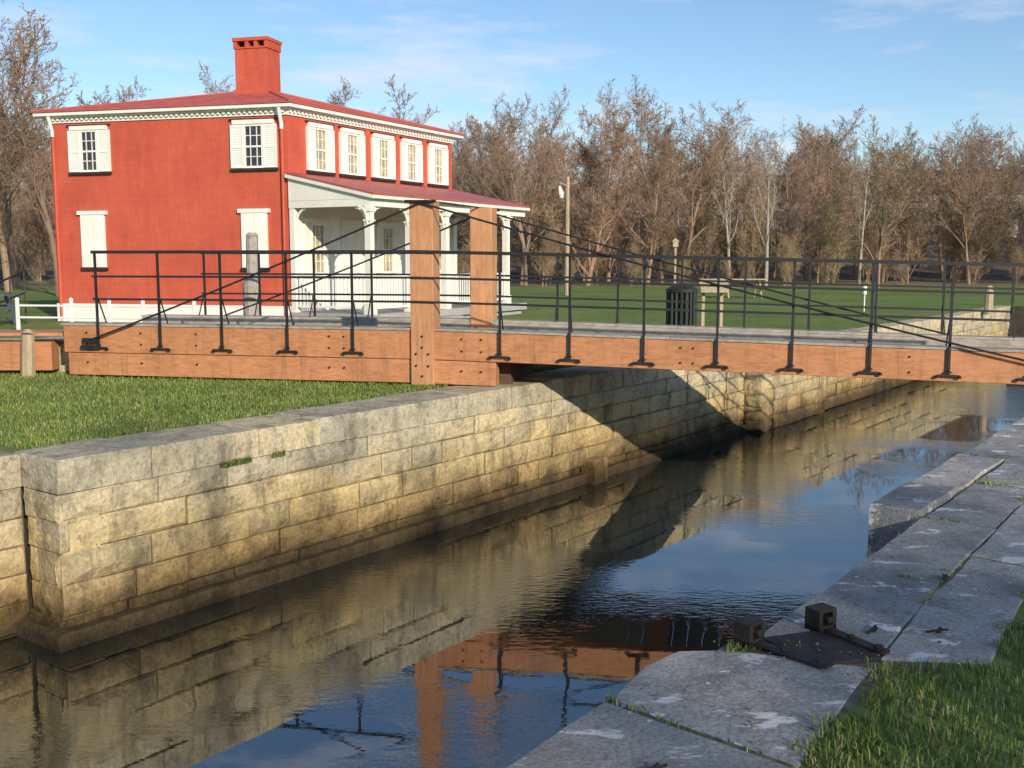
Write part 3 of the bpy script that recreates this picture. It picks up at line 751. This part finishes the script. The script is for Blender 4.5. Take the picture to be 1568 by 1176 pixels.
for x,y in((16.2,35.6),(14.3,31.4)):
    mb=MB(); mb.tube((x,y,-.1),(x,y,.6),.13,.12,9); mb.tube((x,y,.6),(x,y,.66),.12,.07,9); mb.build('mooring_post',TANWOOD)

# ------------------------------------------------------------------ camera and light
cam=bpy.data.cameras.new('camera'); co_=bpy.data.objects.new('camera',cam); scene.collection.objects.link(co_)
cam.sensor_width=36; cam.lens=36.73; cam.clip_end=6000; cam.clip_start=.05
co_.location=(0,0,1.6); co_.rotation_euler=(math.radians(90-6.9),0,0); scene.camera=co_
EL=math.radians(21); sd=Vector((.474,-.881,0)).normalized(); S=Vector((sd.x*math.cos(EL),sd.y*math.cos(EL),math.sin(EL)))
sl=bpy.data.lights.new('sun','SUN'); sl.energy=5.0; sl.angle=math.radians(.55); sl.color=(1.,.865,.68)
so=bpy.data.objects.new('sun',sl); scene.collection.objects.link(so); so.rotation_euler=S.to_track_quat('Z','Y').to_euler(); so.location=(20,-30,20)
w=bpy.data.worlds.new('World'); scene.world=w; w.use_nodes=True; nt=w.node_tree; bg=nt.nodes['Background']
sky=nt.nodes.new('ShaderNodeTexSky'); sky.sky_type='NISHITA'; sky.sun_disc=False; sky.sun_elevation=EL; sky.sun_rotation=math.atan2(sd.x,sd.y)
sky.air_density=1.; sky.dust_density=.2; sky.ozone_density=3.5
tc=nt.nodes.new('ShaderNodeTexCoord'); mp=nt.nodes.new('ShaderNodeMapping'); mp.inputs['Scale'].default_value=(2.2,2.2,11); mp.inputs['Rotation'].default_value=(.06,.05,0)
ns=nt.nodes.new('ShaderNodeTexNoise'); ns.inputs['Scale'].default_value=2.2; ns.inputs['Detail'].default_value=8; ns.inputs['Roughness'].default_value=.6
rp=nt.nodes.new('ShaderNodeValToRGB'); rp.color_ramp.elements[0].position=.52; rp.color_ramp.elements[1].position=.78; rp.color_ramp.elements[1].color=(.8,.8,.8,1)
mx=nt.nodes.new('ShaderNodeMix'); mx.data_type='RGBA'; mx.inputs[7].default_value=(5.6,5.7,6.2,1)
for a,b in((tc.outputs['Generated'],mp.inputs[0]),(mp.outputs[0],ns.inputs['Vector']),(ns.outputs['Fac'],rp.inputs[0]),(rp.outputs[0],mx.inputs[0]),(sky.outputs[0],mx.inputs[6]),(mx.outputs[2],bg.inputs[0])): nt.links.new(a,b)
bg.inputs[1].default_value=.15
